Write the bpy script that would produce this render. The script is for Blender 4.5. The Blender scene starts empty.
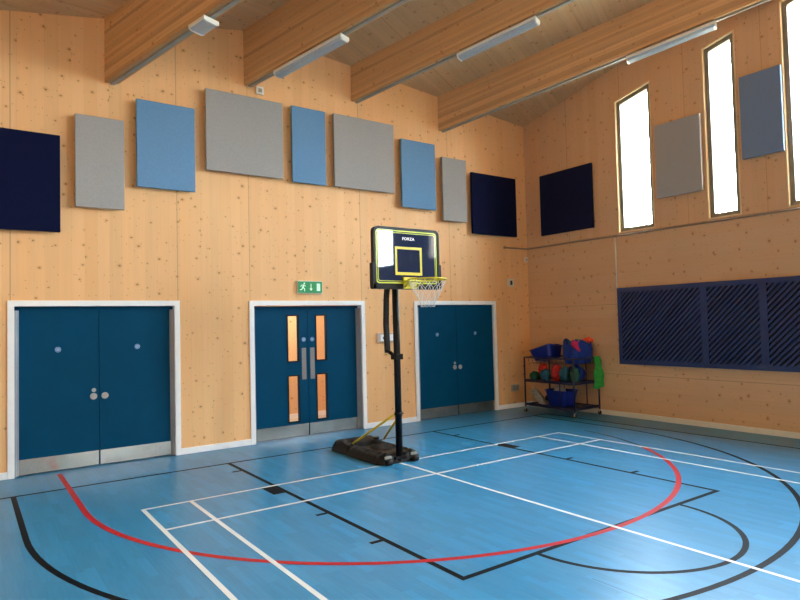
import bpy, bmesh, math, random
from mathutils import Vector, Matrix
random.seed(7)
S = bpy.context.scene
COL = S.collection

# ------------------------------------------------------------------ node helpers
class NT:
    def __init__(s, tree): s.t = tree; s.n = tree.nodes; s.l = tree.links
    def add(s, typ, **kw):
        nd = s.n.new(typ)
        for k, v in kw.items(): setattr(nd, k, v)
        return nd
    def link(s, a, b):
        if isinstance(a, bpy.types.NodeSocket): s.l.new(a, b)
        else: b.default_value = a
    def m(s, op, a, b=None, c=None):
        nd = s.add('ShaderNodeMath', operation=op)
        s.link(a, nd.inputs[0])
        if b is not None: s.link(b, nd.inputs[1])
        if c is not None: s.link(c, nd.inputs[2])
        return nd.outputs[0]
    def xyz(s, x, y, z=0.0):
        nd = s.add('ShaderNodeCombineXYZ')
        for i, v in enumerate((x, y, z)): s.link(v, nd.inputs[i])
        return nd.outputs[0]
    def noise(s, v, scale, detail=3, rough=0.55):
        nd = s.add('ShaderNodeTexNoise'); s.l.new(v, nd.inputs['Vector'])
        nd.inputs['Scale'].default_value = scale; nd.inputs['Detail'].default_value = detail
        nd.inputs['Roughness'].default_value = rough
        return nd.outputs['Fac']
    def white(s, v):
        nd = s.add('ShaderNodeTexWhiteNoise', noise_dimensions='3D'); s.l.new(v, nd.inputs['Vector'])
        return nd.outputs['Value']
    def vor(s, v, scale):
        nd = s.add('ShaderNodeTexVoronoi', voronoi_dimensions='2D'); s.l.new(v, nd.inputs['Vector'])
        nd.inputs['Scale'].default_value = scale
        sp = s.add('ShaderNodeSeparateColor'); s.l.new(nd.outputs['Color'], sp.inputs[0])
        return nd.outputs['Distance'], sp.outputs[0], sp.outputs[1]
    def smooth(s, v, lo, hi, a=0.0, b=1.0):
        nd = s.add('ShaderNodeMapRange', interpolation_type='SMOOTHSTEP')
        s.link(v, nd.inputs[0]); s.link(lo, nd.inputs[1]); s.link(hi, nd.inputs[2]); s.link(a, nd.inputs[3]); s.link(b, nd.inputs[4])
        return nd.outputs[0]
    def mix(s, f, a, b, mode='MIX'):
        nd = s.add('ShaderNodeMix', data_type='RGBA', blend_type=mode)
        s.link(f, nd.inputs[0])
        for v, i in ((a, 6), (b, 7)):
            if isinstance(v, bpy.types.NodeSocket): s.l.new(v, nd.inputs[i])
            else: nd.inputs[i].default_value = (*v[:3], 1)
        return nd.outputs[2]
    def coords(s):
        tc = s.add('ShaderNodeTexCoord'); sp = s.add('ShaderNodeSeparateXYZ'); s.l.new(tc.outputs['Object'], sp.inputs[0])
        return tc.outputs['Object'], sp.outputs[0], sp.outputs[1], sp.outputs[2]

def newmat(name):
    mt = bpy.data.materials.new(name); mt.use_nodes = True
    t = NT(mt.node_tree); b = mt.node_tree.nodes['Principled BSDF']
    return mt, t, b

def srgb(r, g, b):
    f = lambda c: ((c/255)/12.92 if c/255 <= .04045 else (((c/255)+.055)/1.055)**2.4)
    return (f(r), f(g), f(b))

def plain(name, col, rough=0.5, metal=0.0, var=0.06, scale=8.0, bump=0.0, spec=0.5, emit=None, es=0.0):
    mt, t, b = newmat(name)
    P, x, y, z = t.coords()
    n = t.noise(P, scale, 4)
    f = t.smooth(n, 0.3, 0.7)
    dark = tuple(c*(1-var) for c in col); lite = tuple(min(1, c*(1+var)) for c in col)
    t.l.new(t.mix(f, dark, lite), b.inputs['Base Color'])
    b.inputs['Roughness'].default_value = rough; b.inputs['Metallic'].default_value = metal
    b.inputs['Specular IOR Level'].default_value = spec
    if bump:
        bp = t.add('ShaderNodeBump'); bp.inputs['Strength'].default_value = bump; bp.inputs['Distance'].default_value = .004
        t.l.new(t.noise(P, scale*25, 3), bp.inputs['Height']); t.l.new(bp.outputs[0], b.inputs['Normal'])
    if emit:
        b.inputs['Emission Color'].default_value = (*emit, 1); b.inputs['Emission Strength'].default_value = es
    return mt

def wood_color(t, al, ac, base, bw, knots=4.4, keep=.8, lam=.10, seam=None, seamoff=0.0, grain=.16, kr=.066, off=0.0):
    """al = coordinate along the grain, ac = across it"""
    bid = t.m('FLOOR', t.m('DIVIDE', ac, bw))
    w = t.white(t.xyz(bid, off+.37, 3.1))
    w2 = t.white(t.xyz(bid, off+7.7, 1.1))
    # long streaky grain
    g = t.noise(t.xyz(t.m('MULTIPLY_ADD', al, 1.3, t.m('MULTIPLY', w, 9.0)), t.m('MULTIPLY', ac, 38.0), off), 1.0, 4, .6)
    g2 = t.noise(t.xyz(t.m('MULTIPLY', al, .5), t.m('MULTIPLY', ac, 9.0), off+2), 1.0, 3)
    big = t.noise(t.xyz(al, ac, off+5), .9, 2)
    d, r, gg = t.vor(t.xyz(t.m('ADD', al, t.m('MULTIPLY', w2, .6)), t.m('MULTIPLY', ac, .8), off), knots)
    rad = t.m('MULTIPLY_ADD', gg, kr*.7, kr*.5)
    k1 = t.m('MULTIPLY', t.smooth(d, t.m('MULTIPLY', rad, .45), rad, 1.0, 0.0), t.m('LESS_THAN', r, keep))
    d2, r2, g3 = t.vor(t.xyz(t.m('ADD', al, 3.3), ac, off+9), knots*2.6)
    k2 = t.m('MULTIPLY', t.smooth(d2, .03, .11, .8, 0.0), t.m('LESS_THAN', r2, .24))
    halo = t.m('MULTIPLY', t.smooth(d, rad, t.m('MULTIPLY', rad, 2.6), .35, 0.0), t.m('LESS_THAN', r, keep))
    k = t.m('MAXIMUM', k1, k2)
    val = t.m('ADD', t.m('MULTIPLY_ADD', w, lam, 1.0-lam*.5), t.m('MULTIPLY_ADD', g, grain, -grain*.5))
    val = t.m('ADD', val, t.m('MULTIPLY_ADD', g2, grain*.9, -grain*.45))
    val = t.m('ADD', val, t.m('MULTIPLY_ADD', big, .14, -.07))
    # joints between boards, and the wide panel joints
    fr = t.m('ABSOLUTE', t.m('SUBTRACT', t.m('FRACT', t.m('DIVIDE', ac, bw)), .5))
    val = t.m('SUBTRACT', val, t.smooth(fr, .5-.004/bw, .5, 0.0, .10))
    if seam:
        if isinstance(seam, tuple):
            for s_ in seam: val = t.m('SUBTRACT', val, t.smooth(t.m('ABSOLUTE', t.m('SUBTRACT', ac, s_)), .003, .010, .34, 0.0))
        else:
            fs = t.m('ABSOLUTE', t.m('SUBTRACT', t.m('FRACT', t.m('DIVIDE', t.m('SUBTRACT', ac, seamoff), seam)), .5))
            val = t.m('SUBTRACT', val, t.smooth(fs, .5-.008/seam, .5-.003/seam, 0.0, .34))
    nd = t.add('ShaderNodeVectorMath', operation='SCALE'); nd.inputs[0].default_value = base; t.l.new(val, nd.inputs['Scale'])
    redder = t.mix(t.m('MULTIPLY', w2, .35), nd.outputs[0], tuple(c*f for c, f in zip(base, (1.0, .86, .70))))
    c = t.mix(halo, redder, tuple(x*y for x, y in zip(base, (.72, .55, .4))))
    return t.mix(t.m('MULTIPLY', k, .75), c, srgb(146, 88, 42))

def wood(name, mode, base, **kw):
    mt, t, b = newmat(name)
    P, x, y, z = t.coords()
    if mode == 'back': al, ac = z, x
    elif mode == 'side': al, ac = z, y
    elif mode == 'beam':
        al = t.m('ADD', t.m('MULTIPLY', x, BD[0]), t.m('MULTIPLY', y, BD[1])); ac = t.m('SUBTRACT', z, t.m('MULTIPLY', al, BS))
    elif mode == 'ceil':      # boards run across the beams
        al = t.m('ADD', t.m('MULTIPLY', x, -BD[1]), t.m('MULTIPLY', y, BD[0])); ac = t.m('ADD', t.m('MULTIPLY', x, BD[0]), t.m('MULTIPLY', y, BD[1]))
    if mode == 'side':        # upright boards above the sill line, lying boards below
        a = wood_color(t, z, y, base, kw.pop('bw'), **kw)
        kw['seam'] = 1.25; kw['seamoff'] = .75; kw['off'] = 4.0; kw['lam'] = .06
        c2 = wood_color(t, y, z, base, .16, **kw)
        c = t.mix(t.m('LESS_THAN', z, 3.26), a, c2)
    else:
        c = wood_color(t, al, ac, base, kw.pop('bw'), **kw)
    t.l.new(c, b.inputs['Base Color'])
    b.inputs['Roughness'].default_value = .55; b.inputs['Specular IOR Level'].default_value = .35
    return mt

TH = .382; BD = (math.sin(TH), -math.cos(TH)); BS = .168

# ------------------------------------------------------------------ materials
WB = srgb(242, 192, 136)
M = {}
M['wall_back'] = wood('spruce_wall', 'back', WB, bw=.15, seam=(-.97, 1.02, 2.08, 4.05, 6.02), lam=.07, grain=.13)
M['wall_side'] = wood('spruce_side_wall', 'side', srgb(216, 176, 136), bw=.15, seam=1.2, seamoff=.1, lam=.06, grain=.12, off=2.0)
M['beam'] = wood('glulam', 'beam', srgb(206, 164, 118), bw=.045, lam=.34, grain=.42, knots=3.6, keep=.85, kr=.05)
M['ceil'] = wood('spruce_ceiling', 'ceil', srgb(206, 170, 126), bw=.10, lam=.14, grain=.36, seam=2.4, seamoff=.3, off=6.0)
M['corr'] = wood('corridor_timber', 'back', srgb(232, 190, 140), bw=.15, seam=1.97, seamoff=.9, lam=.07, grain=.1)
M['white'] = plain('white_gloss_paint', srgb(248, 248, 248), .35, var=.02)
M['white2'] = plain('cream_skirting_paint', srgb(228, 222, 208), .4, var=.03)
M['guard'] = plain('grey_finger_guard', srgb(150, 152, 158), .35, var=.04)
M['door'] = plain('teal_blue_laminate', srgb(0, 68, 100), .5, var=.05, scale=2.5, spec=.08)
M['steel'] = plain('brushed_steel', srgb(182, 179, 170), .24, metal=.95, var=.10, scale=5)
M['plate'] = plain('aged_push_plate', srgb(140, 132, 128), .5, metal=.3, var=.06, scale=20)
M['satin'] = plain('satin_metal', srgb(186, 178, 172), .5, metal=.4, var=.06, scale=20)
M['black'] = plain('black_metal', srgb(10, 10, 12), .4, var=.1, spec=.25)
M['blackplastic'] = plain('black_moulded_plastic', srgb(9, 9, 9), .42, var=.2, scale=6, bump=.15, spec=.25)
M['dark'] = plain('dark_recess', srgb(18, 20, 26), .8)
M['yellow'] = plain('yellow_powder_coat', srgb(226, 206, 40), .35, var=.05)
M['lime'] = plain('lime_yellow_print', srgb(214, 224, 50), .35, var=.03)
M['amber'] = plain('amber_rod', srgb(220, 190, 40), .4, var=.1)
M['net'] = plain('white_nylon', srgb(232, 230, 226), .7, var=.05)
M['navyfab'] = plain('navy_fabric', srgb(5, 13, 50), .95, var=.12, scale=60, bump=.12, spec=.2)
M['greyfab'] = plain('grey_fabric', srgb(164, 163, 160), .95, var=.05, scale=60, bump=.12, spec=.2)
M['bluefab'] = plain('sky_blue_fabric', srgb(108, 150, 188), .95, var=.05, scale=60, bump=.12, spec=.2)
M['dusk'] = plain('dusk_navy_fabric', srgb(22, 26, 58), .95, var=.1, scale=60, bump=.12, spec=.2)
M['glarefab'] = plain('glare_greyed_blue_fabric', srgb(118, 138, 168), .95, var=.05, scale=60, bump=.12, spec=.2)  # blue panel fabric, greyed: veiling glare from the windows mixed into its colour
M['slat'] = plain('dark_blue_lacquer', srgb(34, 54, 104), .45, var=.08)
M['grey'] = plain('grey_trunking', srgb(150, 148, 138), .5, var=.05)
M['pipe'] = plain('painted_pipe', srgb(140, 118, 98), .45, var=.06)
M['diff'] = plain('prismatic_diffuser', srgb(176, 186, 192), .22, var=.05, scale=30)
M['lumbody'] = plain('white_luminaire_body', srgb(228, 226, 214), .4, var=.02)
M['frame'] = plain('grey_window_frame', srgb(128, 120, 104), .45, var=.04)
M['larch'] = plain('pale_window_lining', srgb(226, 200, 156), .5, var=.06, scale=4)
M['green'] = plain('exit_green', srgb(0, 112, 58), .4, var=.03, emit=srgb(0, 150, 80), es=.15)
M['exitwhite'] = plain('exit_white', srgb(214, 240, 222), .4, var=.02, emit=srgb(190, 235, 205), es=.1)
M['signblue'] = plain('sign_blue', srgb(24, 96, 160), .4, var=.03)
M['signwhite'] = plain('sign_pale_print', srgb(196, 218, 236), .4, var=.03)
M['rackblue'] = plain('dark_blue_rack_tube', srgb(18, 16, 54), .4, var=.08)
M['tub'] = plain('royal_blue_plastic', srgb(8, 36, 132), .4, var=.10)
M['bagblue'] = plain('royal_blue_mesh_bag', srgb(16, 52, 140), .75, var=.25, scale=30, bump=.5)
M['red'] = plain('red_cloth', srgb(196, 36, 30), .7, var=.2, scale=20)
M['gcloth'] = plain('dark_green_cloth', srgb(30, 92, 62), .8, var=.25, scale=20)
M['teal'] = plain('teal_cloth', srgb(30, 84, 100), .8, var=.25, scale=20)
M['bib'] = plain('bright_green_bib', srgb(44, 156, 58), .8, var=.15, scale=18)
M['orange'] = plain('neon_orange_bib', srgb(246, 92, 50), .8, var=.12, scale=18)
M['pink'] = plain('magenta_bib', srgb(198, 36, 96), .8, var=.15, scale=18)
M['offwhite'] = plain('offwhite_cloth', srgb(170, 158, 142), .85, var=.12, scale=18)
M['rubber'] = plain('black_rubber', srgb(24, 24, 26), .7)
M['line_white'] = plain('white_line_paint', srgb(232, 234, 234), .45, var=.01, spec=.3)
M['line_black'] = plain('black_line_paint', srgb(10, 14, 22), .5, var=.08, spec=.10)
M['line_red'] = plain('red_line_paint', srgb(190, 28, 36), .45, var=.05, spec=.25)
M['line_dark'] = plain('dark_brown_line', srgb(58, 50, 58), .45, var=.1, spec=.25)
M['line_faint'] = plain('floor_joint', srgb(46, 92, 124), .4, var=.05)
M['plaster'] = plain('pale_render', srgb(196, 176, 150), .8, var=.03)

def glass(name, tint=(.93, .97, .98), gl=.08):
    mt = bpy.data.materials.new(name); mt.use_nodes = True; t = NT(mt.node_tree)
    t.n.remove(t.n['Principled BSDF']); out = t.n['Material Output']
    tr = t.add('ShaderNodeBsdfTransparent'); tr.inputs[0].default_value = (*tint, 1)
    g = t.add('ShaderNodeBsdfGlossy'); g.inputs['Roughness'].default_value = .03
    fr = t.add('ShaderNodeFresnel'); fr.inputs['IOR'].default_value = 1.45
    ge = t.add('ShaderNodeNewGeometry'); mx = t.add('ShaderNodeMixShader'); t.l.new(t.m('MULTIPLY', fr.outputs[0], t.m('SUBTRACT', 1.0, ge.outputs['Backfacing'])), mx.inputs[0]); t.l.new(tr.outputs[0], mx.inputs[1]); t.l.new(g.outputs[0], mx.inputs[2])
    t.l.new(mx.outputs[0], out.inputs[0]); return mt
M['glass'] = glass('window_glass')

# backboard: glossy dark smoked panel
mt, t, b = newmat('smoked_backboard'); P, x, y, z = t.coords()
t.l.new(t.mix(t.noise(P, 3, 2), srgb(26, 40, 66), srgb(34, 50, 80)), b.inputs['Base Color'])
b.inputs['Roughness'].default_value = .03; b.inputs['Specular IOR Level'].default_value = .35; b.inputs['Coat Weight'].default_value = .25; b.inputs['Coat Roughness'].default_value = .01
M['board'] = mt

# floor: blue strip-pattern sports vinyl
mt, t, b = newmat('blue_sports_vinyl'); P, x, y, z = t.coords()
bw, bl = .07, .42
cx = t.m('FLOOR', t.m('DIVIDE', x, bw)); wn = t.white(t.xyz(cx, 2.2, .4))
cy = t.m('FLOOR', t.m('DIVIDE', t.m('MULTIPLY_ADD', wn, .42, y), bl))
w = t.white(t.xyz(cx, cy, .7)); w2 = t.white(t.xyz(cx, cy, 5.7))
st = t.noise(t.xyz(t.m('MULTIPLY', x, 60.0), t.m('MULTIPLY_ADD', w, 5.0, t.m('MULTIPLY', y, 3.0)), 0.0), 1.0, 4, .6)
val = t.m('ADD', t.m('MULTIPLY_ADD', t.m('POWER', w, 2.0), .20, .89), t.m('MULTIPLY_ADD', st, .50, -.25))
val = t.m('ADD', val, t.m('MULTIPLY_ADD', t.noise(P, .7, 2), .16, -.08))
sc = t.add('ShaderNodeVectorMath', operation='SCALE'); sc.inputs[0].default_value = srgb(52, 142, 192); t.l.new(val, sc.inputs['Scale'])
t.l.new(t.mix(t.m('MULTIPLY', w2, .26), sc.outputs[0], srgb(84, 150, 190)), b.inputs['Base Color'])
b.inputs['Roughness'].default_value = .34
b.inputs['Specular IOR Level'].default_value = .5
M['floor'] = mt

# ------------------------------------------------------------------ mesh helpers
class MB:
    def __init__(s): s.bm = bmesh.new(); s.mats = []
    def mi(s, m):
        if m is None: return 0
        if m not in s.mats: s.mats.append(m)
        return s.mats.index(m)
    def box(s, a, b, m=None):
        x0, x1 = sorted((a[0], b[0])); y0, y1 = sorted((a[1], b[1])); z0, z1 = sorted((a[2], b[2]))
        v = [s.bm.verts.new(p) for p in ((x0,y0,z0),(x1,y0,z0),(x1,y1,z0),(x0,y1,z0),(x0,y0,z1),(x1,y0,z1),(x1,y1,z1),(x0,y1,z1))]
        for f in ((0,3,2,1),(4,5,6,7),(0,1,5,4),(1,2,6,5),(2,3,7,6),(3,0,4,7)):
            s.bm.faces.new([v[i] for i in f]).material_index = s.mi(m)
        return s
    def hexa(s, bot, top, m=None):
        v = [s.bm.verts.new(p) for p in bot] + [s.bm.verts.new(p) for p in top]; n = len(bot)
        fs = [s.bm.faces.new([v[i] for i in range(n)][::-1]), s.bm.faces.new([v[n+i] for i in range(n)])]
        for i in range(n): fs.append(s.bm.faces.new((v[i], v[(i+1) % n], v[n+(i+1) % n], v[n+i])))
        for f in fs: f.material_index = s.mi(m)
        return s
    def prism(s, poly, axis, lo, hi, m=None):
        """poly = list of 2-D points in the two other axes (in order)"""
        def P(p, h):
            if axis == 0: return (h, p[0], p[1])
            if axis == 1: return (p[0], h, p[1])
            return (p[0], p[1], h)
        return s.hexa([P(p, lo) for p in poly], [P(p, hi) for p in poly], m)
    def tube(s, pts, r, n=10, m=None, cap=True, closed=False):
        pts = [Vector(p) for p in pts]; rings = []; N = len(pts)
        prev = None
        for i, p in enumerate(pts):
            if closed: d = (pts[(i+1) % N]-pts[i-1]).normalized()
            elif i == 0: d = (pts[1]-p).normalized()
            elif i == N-1: d = (p-pts[-2]).normalized()
            else: d = ((pts[i+1]-p).normalized()+(p-pts[i-1]).normalized()).normalized()
            if prev is None:
                u = d.cross(Vector((0,0,1)));
                if u.length < .05: u = d.cross(Vector((1,0,0)))
            else: u = prev - d*prev.dot(d)
            u.normalize(); w = d.cross(u); prev = u
            rr = r[i] if isinstance(r, (list, tuple)) else r
            rings.append([s.bm.verts.new(p+u*rr*math.cos(2*math.pi*k/n)+w*rr*math.sin(2*math.pi*k/n)) for k in range(n)])
        for i in range(N if closed else N-1):
            a, b = rings[i], rings[(i+1) % N]
            for k in range(n):
                f = s.bm.faces.new((a[k], a[(k+1) % n], b[(k+1) % n], b[k])); f.smooth = n > 6; f.material_index = s.mi(m)
        if cap and not closed:
            s.bm.faces.new(rings[0][::-1]).material_index = s.mi(m); s.bm.faces.new(rings[-1]).material_index = s.mi(m)
        return s
    def disc(s, c, axis, r, h, n=24, m=None, y=None):
        d = Vector(axis).normalized()
        return s.tube([Vector(c), Vector(c)+d*h], r, n, m)
    def build(s, name, mat=None, parent=None, bevel=0, seg=2, smooth=False):
        bmesh.ops.recalc_face_normals(s.bm, faces=s.bm.faces)
        me = bpy.data.meshes.new(name); s.bm.to_mesh(me); s.bm.free()
        if mat: me.materials.append(mat)
        for m in s.mats:
            if m is not None and m is not mat: me.materials.append(m)
        o = bpy.data.objects.new(name, me); COL.objects.link(o)
        if smooth:
            for p in me.polygons: p.use_smooth = True
        if bevel:
            bv = o.modifiers.new('bevel', 'BEVEL'); bv.width = bevel; bv.segments = seg; bv.limit_method = 'ANGLE'; bv.angle_limit = math.radians(35)
        if parent:
            o.parent = parent; o.matrix_parent_inverse = Matrix.Translation(parent.location).inverted() if parent.type == 'EMPTY' else parent.matrix_parent_inverse
        return o

def tag(o, label, cat, group=None, kind=None):
    o['label'] = label; o['category'] = cat
    if group: o['group'] = group
    if kind: o['kind'] = kind
    return o
def struct(o, label=None):
    o['kind'] = 'structure'
    if label: o['label'] = label
    return o
def empty(name, loc):
    o = bpy.data.objects.new(name, None); COL.objects.link(o); o.location = loc; o.empty_display_size = .1; return o
def sub(mb, name, mat, part, root, **kw):
    """a sub-part: child of a mesh part that itself sits under the Empty `root`"""
    o = mb.build(name, mat, None, **kw); o.parent = part; return o

# ------------------------------------------------------------------ room shell
XL, XR, YB, YF = -2.05, 8.12, 2.40, -15.5
def h(x): return 6.30+.177*(x-2.2) if x < 2.2 else 6.30-.086*(x-2.2)
def zc(x, y):
    t_ = (YB-y)/math.cos(TH); return h(x-math.sin(TH)*t_)+BS*t_

mb = MB(); mb.box((XL-.3, YF-.3, -.2), (XR+.3, YB+.45, 0), M['floor'])
# court markings, painted on the floor: thin strips laid in the floor's own mesh
def poly_strip(pts, w, z, m):
    n = len(pts); L = []; R_ = []
    for i in range(n):
        p = Vector(pts[i])
        a = Vector(pts[max(i-1, 0)]); c = Vector(pts[min(i+1, n-1)])
        if i == 0 or i == n-1: d = (c-a).normalized(); k = 1
        else:
            d1 = (p-a).normalized(); d2 = (c-p).normalized(); d = (d1+d2).normalized(); k = 1/max(.4, d.dot(d1))
        nn = Vector((-d.y, d.x))*w/2*k
        L.append(mb.bm.verts.new((*(p+nn), z))); R_.append(mb.bm.verts.new((*(p-nn), z)))
    for i in range(n-1):
        mb.bm.faces.new((R_[i], R_[i+1], L[i+1], L[i])).material_index = mb.mi(m)
def seg(a, b, w, z, m): poly_strip([a, b], w, z, m)
K, RD, WH = M['line_black'], M['line_red'], M['line_white']
zk, zr, zw = .0006, .0012, .0018
def arc(cx, cy, r, a0, a1, n=72): return [(cx+r*math.cos(math.radians(a0+(a1-a0)*i/n)), cy+r*math.sin(math.radians(a0+(a1-a0)*i/n))) for i in range(n+1)]
# basketball
poly_strip([(-1.45, -12.5), (-1.45, 1.43), (7.45, 1.43), (7.45, -12.5)], .05, zk, K)
CX = 3.055
poly_strip([(CX-4.05, 1.43)] + arc(CX, -.25, 4.05, 180, 360) + [(CX+4.05, 1.43)], .05, zk*1.3, K)
poly_strip([(1.37, 1.43), (1.37, -3.155), (4.745, -3.155), (4.745, 1.43)], .05, zk*.8, K)
poly_strip(arc(CX+.015, -3.155, .968, 180, 360, 40), .045, zk*1.1, K)
for sx, xx in ((-1, 1.345), (1, 4.77)):
    seg((xx+sx*.13, -.16), (xx, -.16), .36, zk*.5, K)
    for yy in (.93, -1.25, -2.18): seg((xx+sx*.11, yy), (xx, yy), .05, zk*.5, K)
seg((2.05, -3.7), (2.05, -15.4), .008, zk*.4, M['line_faint'])
# netball circle
poly_strip([(CX-3.52, YB-.12)] + arc(CX, .34, 3.52, 180, 329), .055, zr, RD)
poly_strip(arc(CX, .34, 3.52, 329, 352, 16), .035, zr, M['line_dark'])  # last stretch of the circle, narrower and dark brown
# badminton
for xx in (0, .46, 5.64, 6.1): seg((xx, .02), (xx, -13.42), .04, zw, WH)
for yy in (0, -.76, -12.64, -13.4): seg((-.02, yy), (6.12, yy), .04, zw*1.05, WH)
seg((CX, 0), (CX, -4.68), .04, zw*1.1, WH); seg((-.02, -4.72), (6.12, -4.72), .04, zw*1.1, WH); seg((-.02, -8.68), (6.12, -8.68), .04, zw*1.1, WH)
struct(mb.build('floor'), 'blue vinyl sports floor with painted court lines')

# back wall with three door openings
DW = [(-1.0, 1.04), (2.06, 4.10), (5.14, 7.16)]      # outer edges of the architraves
AR = .072; DH = 2.15
def wall_piece(mb, x0, x1, z0, z1f):
    mb.prism([(x0, z0), (x1, z0), (x1, z1f(x1)), (x0, z1f(x0))], 1, YB, YB+.3)
mb = MB(); zt = lambda x: zc(x, YB)+.10
xs = [XL-.3]
for a, c in DW:
    wall_piece(mb, xs[-1], a+AR*.5, 0, zt); xs.append(a+AR*.5)
    o0, o1 = a+AR*.5, c-AR*.5
    if o0 < 2.2 < o1:
        wall_piece(mb, o0, 2.2, DH-AR*.5, zt); wall_piece(mb, 2.2, o1, DH-AR*.5, zt)
    else: wall_piece(mb, o0, o1, DH-AR*.5, zt)
    xs.append(o1)
wall_piece(mb, xs[-1], XR+.3, 0, zt)
bmesh.ops.remove_doubles(mb.bm, verts=mb.bm.verts, dist=1e-5)
struct(mb.build('wall_back', M['wall_back']), 'pale knotty spruce end wall with three blue double doors')

# right wall with windows
WIN = [(.20, -.51), (-1.42, -1.93), (-2.57, -3.20), (-4.0, -4.6), (-5.9, -6.45), (-7.02, -7.25), (-7.85, -9.1), (-9.9, -10.4), (-11.4, -12.0), (-13.2, -13.8)]
def whead(y): return zc(XR, y)-.62
SILL = 3.27
mb = MB(); zs = lambda y: zc(XR, y)+.12
def side_piece(y0, y1, z0, z1): mb.prism([(y0, z0(y0)), (y1, z0(y1)), (y1, z1(y1)), (y0, z1(y0))], 0, XR, XR+.3)
yc = YB+.0
for a, c in WIN:
    side_piece(yc, a, lambda y: 0, zs)
    side_piece(a, c, lambda y: 0, lambda y: SILL)
    side_piece(a, c, whead, zs)
    yc = c
side_piece(yc, YF-.3, lambda y: 0, zs)
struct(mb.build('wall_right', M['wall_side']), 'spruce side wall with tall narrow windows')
mb = MB(); mb.prism([(YB+.3, 0), (YF-.3, 0), (YF-.3, zc(XL, YF)+.1), (YB+.3, zc(XL, YB)+.1)], 0, XL-.3, XL)
struct(mb.build('wall_left', M['wall_side']))
mb = MB(); xk = 2.2+math.sin(TH)*(YB-YF)/math.cos(TH); pts = [(XL-.3, 0), (XR+.3, 0), (XR+.3, zc(XR, YF)+.1), (XL-.3, zc(XL, YF)+.1)]
mb.bm.free(); mb = MB()
FW = [(2.5, 3.7), (5.3, 5.9)]; FH = 1.7; FS = .03
zf = lambda x: zc(x, YF)+.1
xq = [XL-.3]
for a, c in FW:
    for x0, x1, z0, z1 in ((xq[-1], a, lambda x: 0, zf), (a, c, lambda x: FH, zf)):
        mb.prism([(x0, z0(x0)), (x1, z0(x1)), (x1, z1(x1)), (x0, z1(x0))], 1, YF-.3, YF)
    mb.prism([(a, 0), (c, 0), (c, FS), (a, FS)], 1, YF-.3, YF)
    xq.append(c)
mb.prism([(xq[-1], 0), (XR+.3, 0), (XR+.3, zf(XR+.3)), (xq[-1], zf(xq[-1]))], 1, YF-.3, YF)
struct(mb.build('wall_front', M['wall_back']))
for i, (a, c) in enumerate(FW):
    r = empty('window_%d' % (20+i), ((a+c)/2, YF-.1, FS)); struct(r, 'glazed screen in the end wall behind the camera')
    mid_ = (a+c)/2
    for x0, x1, z0, z1 in ((a, a+.06, FS, FH), (c-.06, c, FS, FH), (mid_-.05, mid_+.05, FS+.06, FH-.06), (a+.06, c-.06, FS, FS+.06), (a+.06, c-.06, FH-.06, FH)):
        mb = MB(); mb.box((x0+.001, YF-.14, z0+.001), (x1-.001, YF-.06, z1-.001)); mb.build('frame', M['frame'], r)
    for x0, x1 in ((a+.06, mid_-.05), (mid_+.05, c-.06)):
        mb = MB(); mb.box((x0, YF-.105, FS+.06), (x1, YF-.095, FH-.06)); mb.build('pane', M['glass'], r)
    L = bpy.data.lights.new('daylight_opening', 'AREA'); L.shape = 'RECTANGLE'; L.size = c-a+.2; L.size_y = FH-FS+.2; L.cycles.is_portal = True
    lo = bpy.data.objects.new('daylight_opening', L); COL.objects.link(lo); lo.location = ((a+c)/2, YF-.31, (FS+FH)/2)
    lo.rotation_euler = Matrix(((1, 0, 0), (0, 0, -1), (0, 1, 0))).to_euler()

# ceiling: two boarded planes swept along the beam direction
mb = MB(); T0, T1 = -3, 24
prof = [-14, 2.2, 12]
def cp(xs_, t_): return (xs_+math.sin(TH)*t_, YB-math.cos(TH)*t_, h(xs_)+BS*t_)
for a, c in zip(prof[:-1], prof[1:]):
    v = [mb.bm.verts.new(cp(*q)) for q in ((a, T0), (c, T0), (c, T1), (a, T1))]; mb.bm.faces.new(v)
bmesh.ops.remove_doubles(mb.bm, verts=mb.bm.verts, dist=1e-4)
for co, no in (((XL-.3, 0, 0), (-1, 0, 0)), ((XR+.3, 0, 0), (1, 0, 0)), ((0, YB+.3, 0), (0, 1, 0)), ((0, YF-.3, 0), (0, -1, 0))):
    bmesh.ops.bisect_plane(mb.bm, geom=mb.bm.verts[:]+mb.bm.edges[:]+mb.bm.faces[:], plane_co=co, plane_no=no, clear_outer=True)
r = bmesh.ops.extrude_face_region(mb.bm, geom=mb.bm.faces[:])
bmesh.ops.translate(mb.bm, vec=(0, 0, .25), verts=[v for v in r['geom'] if isinstance(v, bmesh.types.BMVert)])
struct(mb.build('ceiling', M['ceil']), 'sloping boarded timber ceiling')

# ------------------------------------------------------------------ beams
N2 = Vector((math.cos(TH), math.sin(TH)))            # horizontal, to the right of the beam
def bpt(x0, off, t_, z):                             # point t_ metres along a line starting at back wall x0, shifted off sideways
    return Vector((x0+math.sin(TH)*t_+N2.x*off, YB-math.cos(TH)*t_+N2.y*off, z+BS*t_))
def trange(x0, off, start=None):
    t0 = (N2.y*off)/math.cos(TH); t1 = (YB+N2.y*off-YF)/math.cos(TH)
    if start == 'left': t0 = max(t0, (XL-x0-N2.x*off)/math.sin(TH))
    t1 = min(t1, (XR-x0-N2.x*off)/math.sin(TH)); return t0, t1
def beam(x0, zb, w=.16, start=None):
    mb = MB(); bot = []; top = []
    ztop = min(h(x0), h(x0+w/math.cos(TH)))+.03
    A = trange(x0, 0, start); B = trange(x0, w, start)
    q = [(0, A[0]), (w, B[0]), (w, B[1]), (0, A[1])]
    mb.hexa([bpt(x0, o_, t_, zb) for o_, t_ in q], [bpt(x0, o_, t_, ztop) for o_, t_ in q])
    return mb.build('roof_beam', M['beam'], None, bevel=.006)
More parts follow.
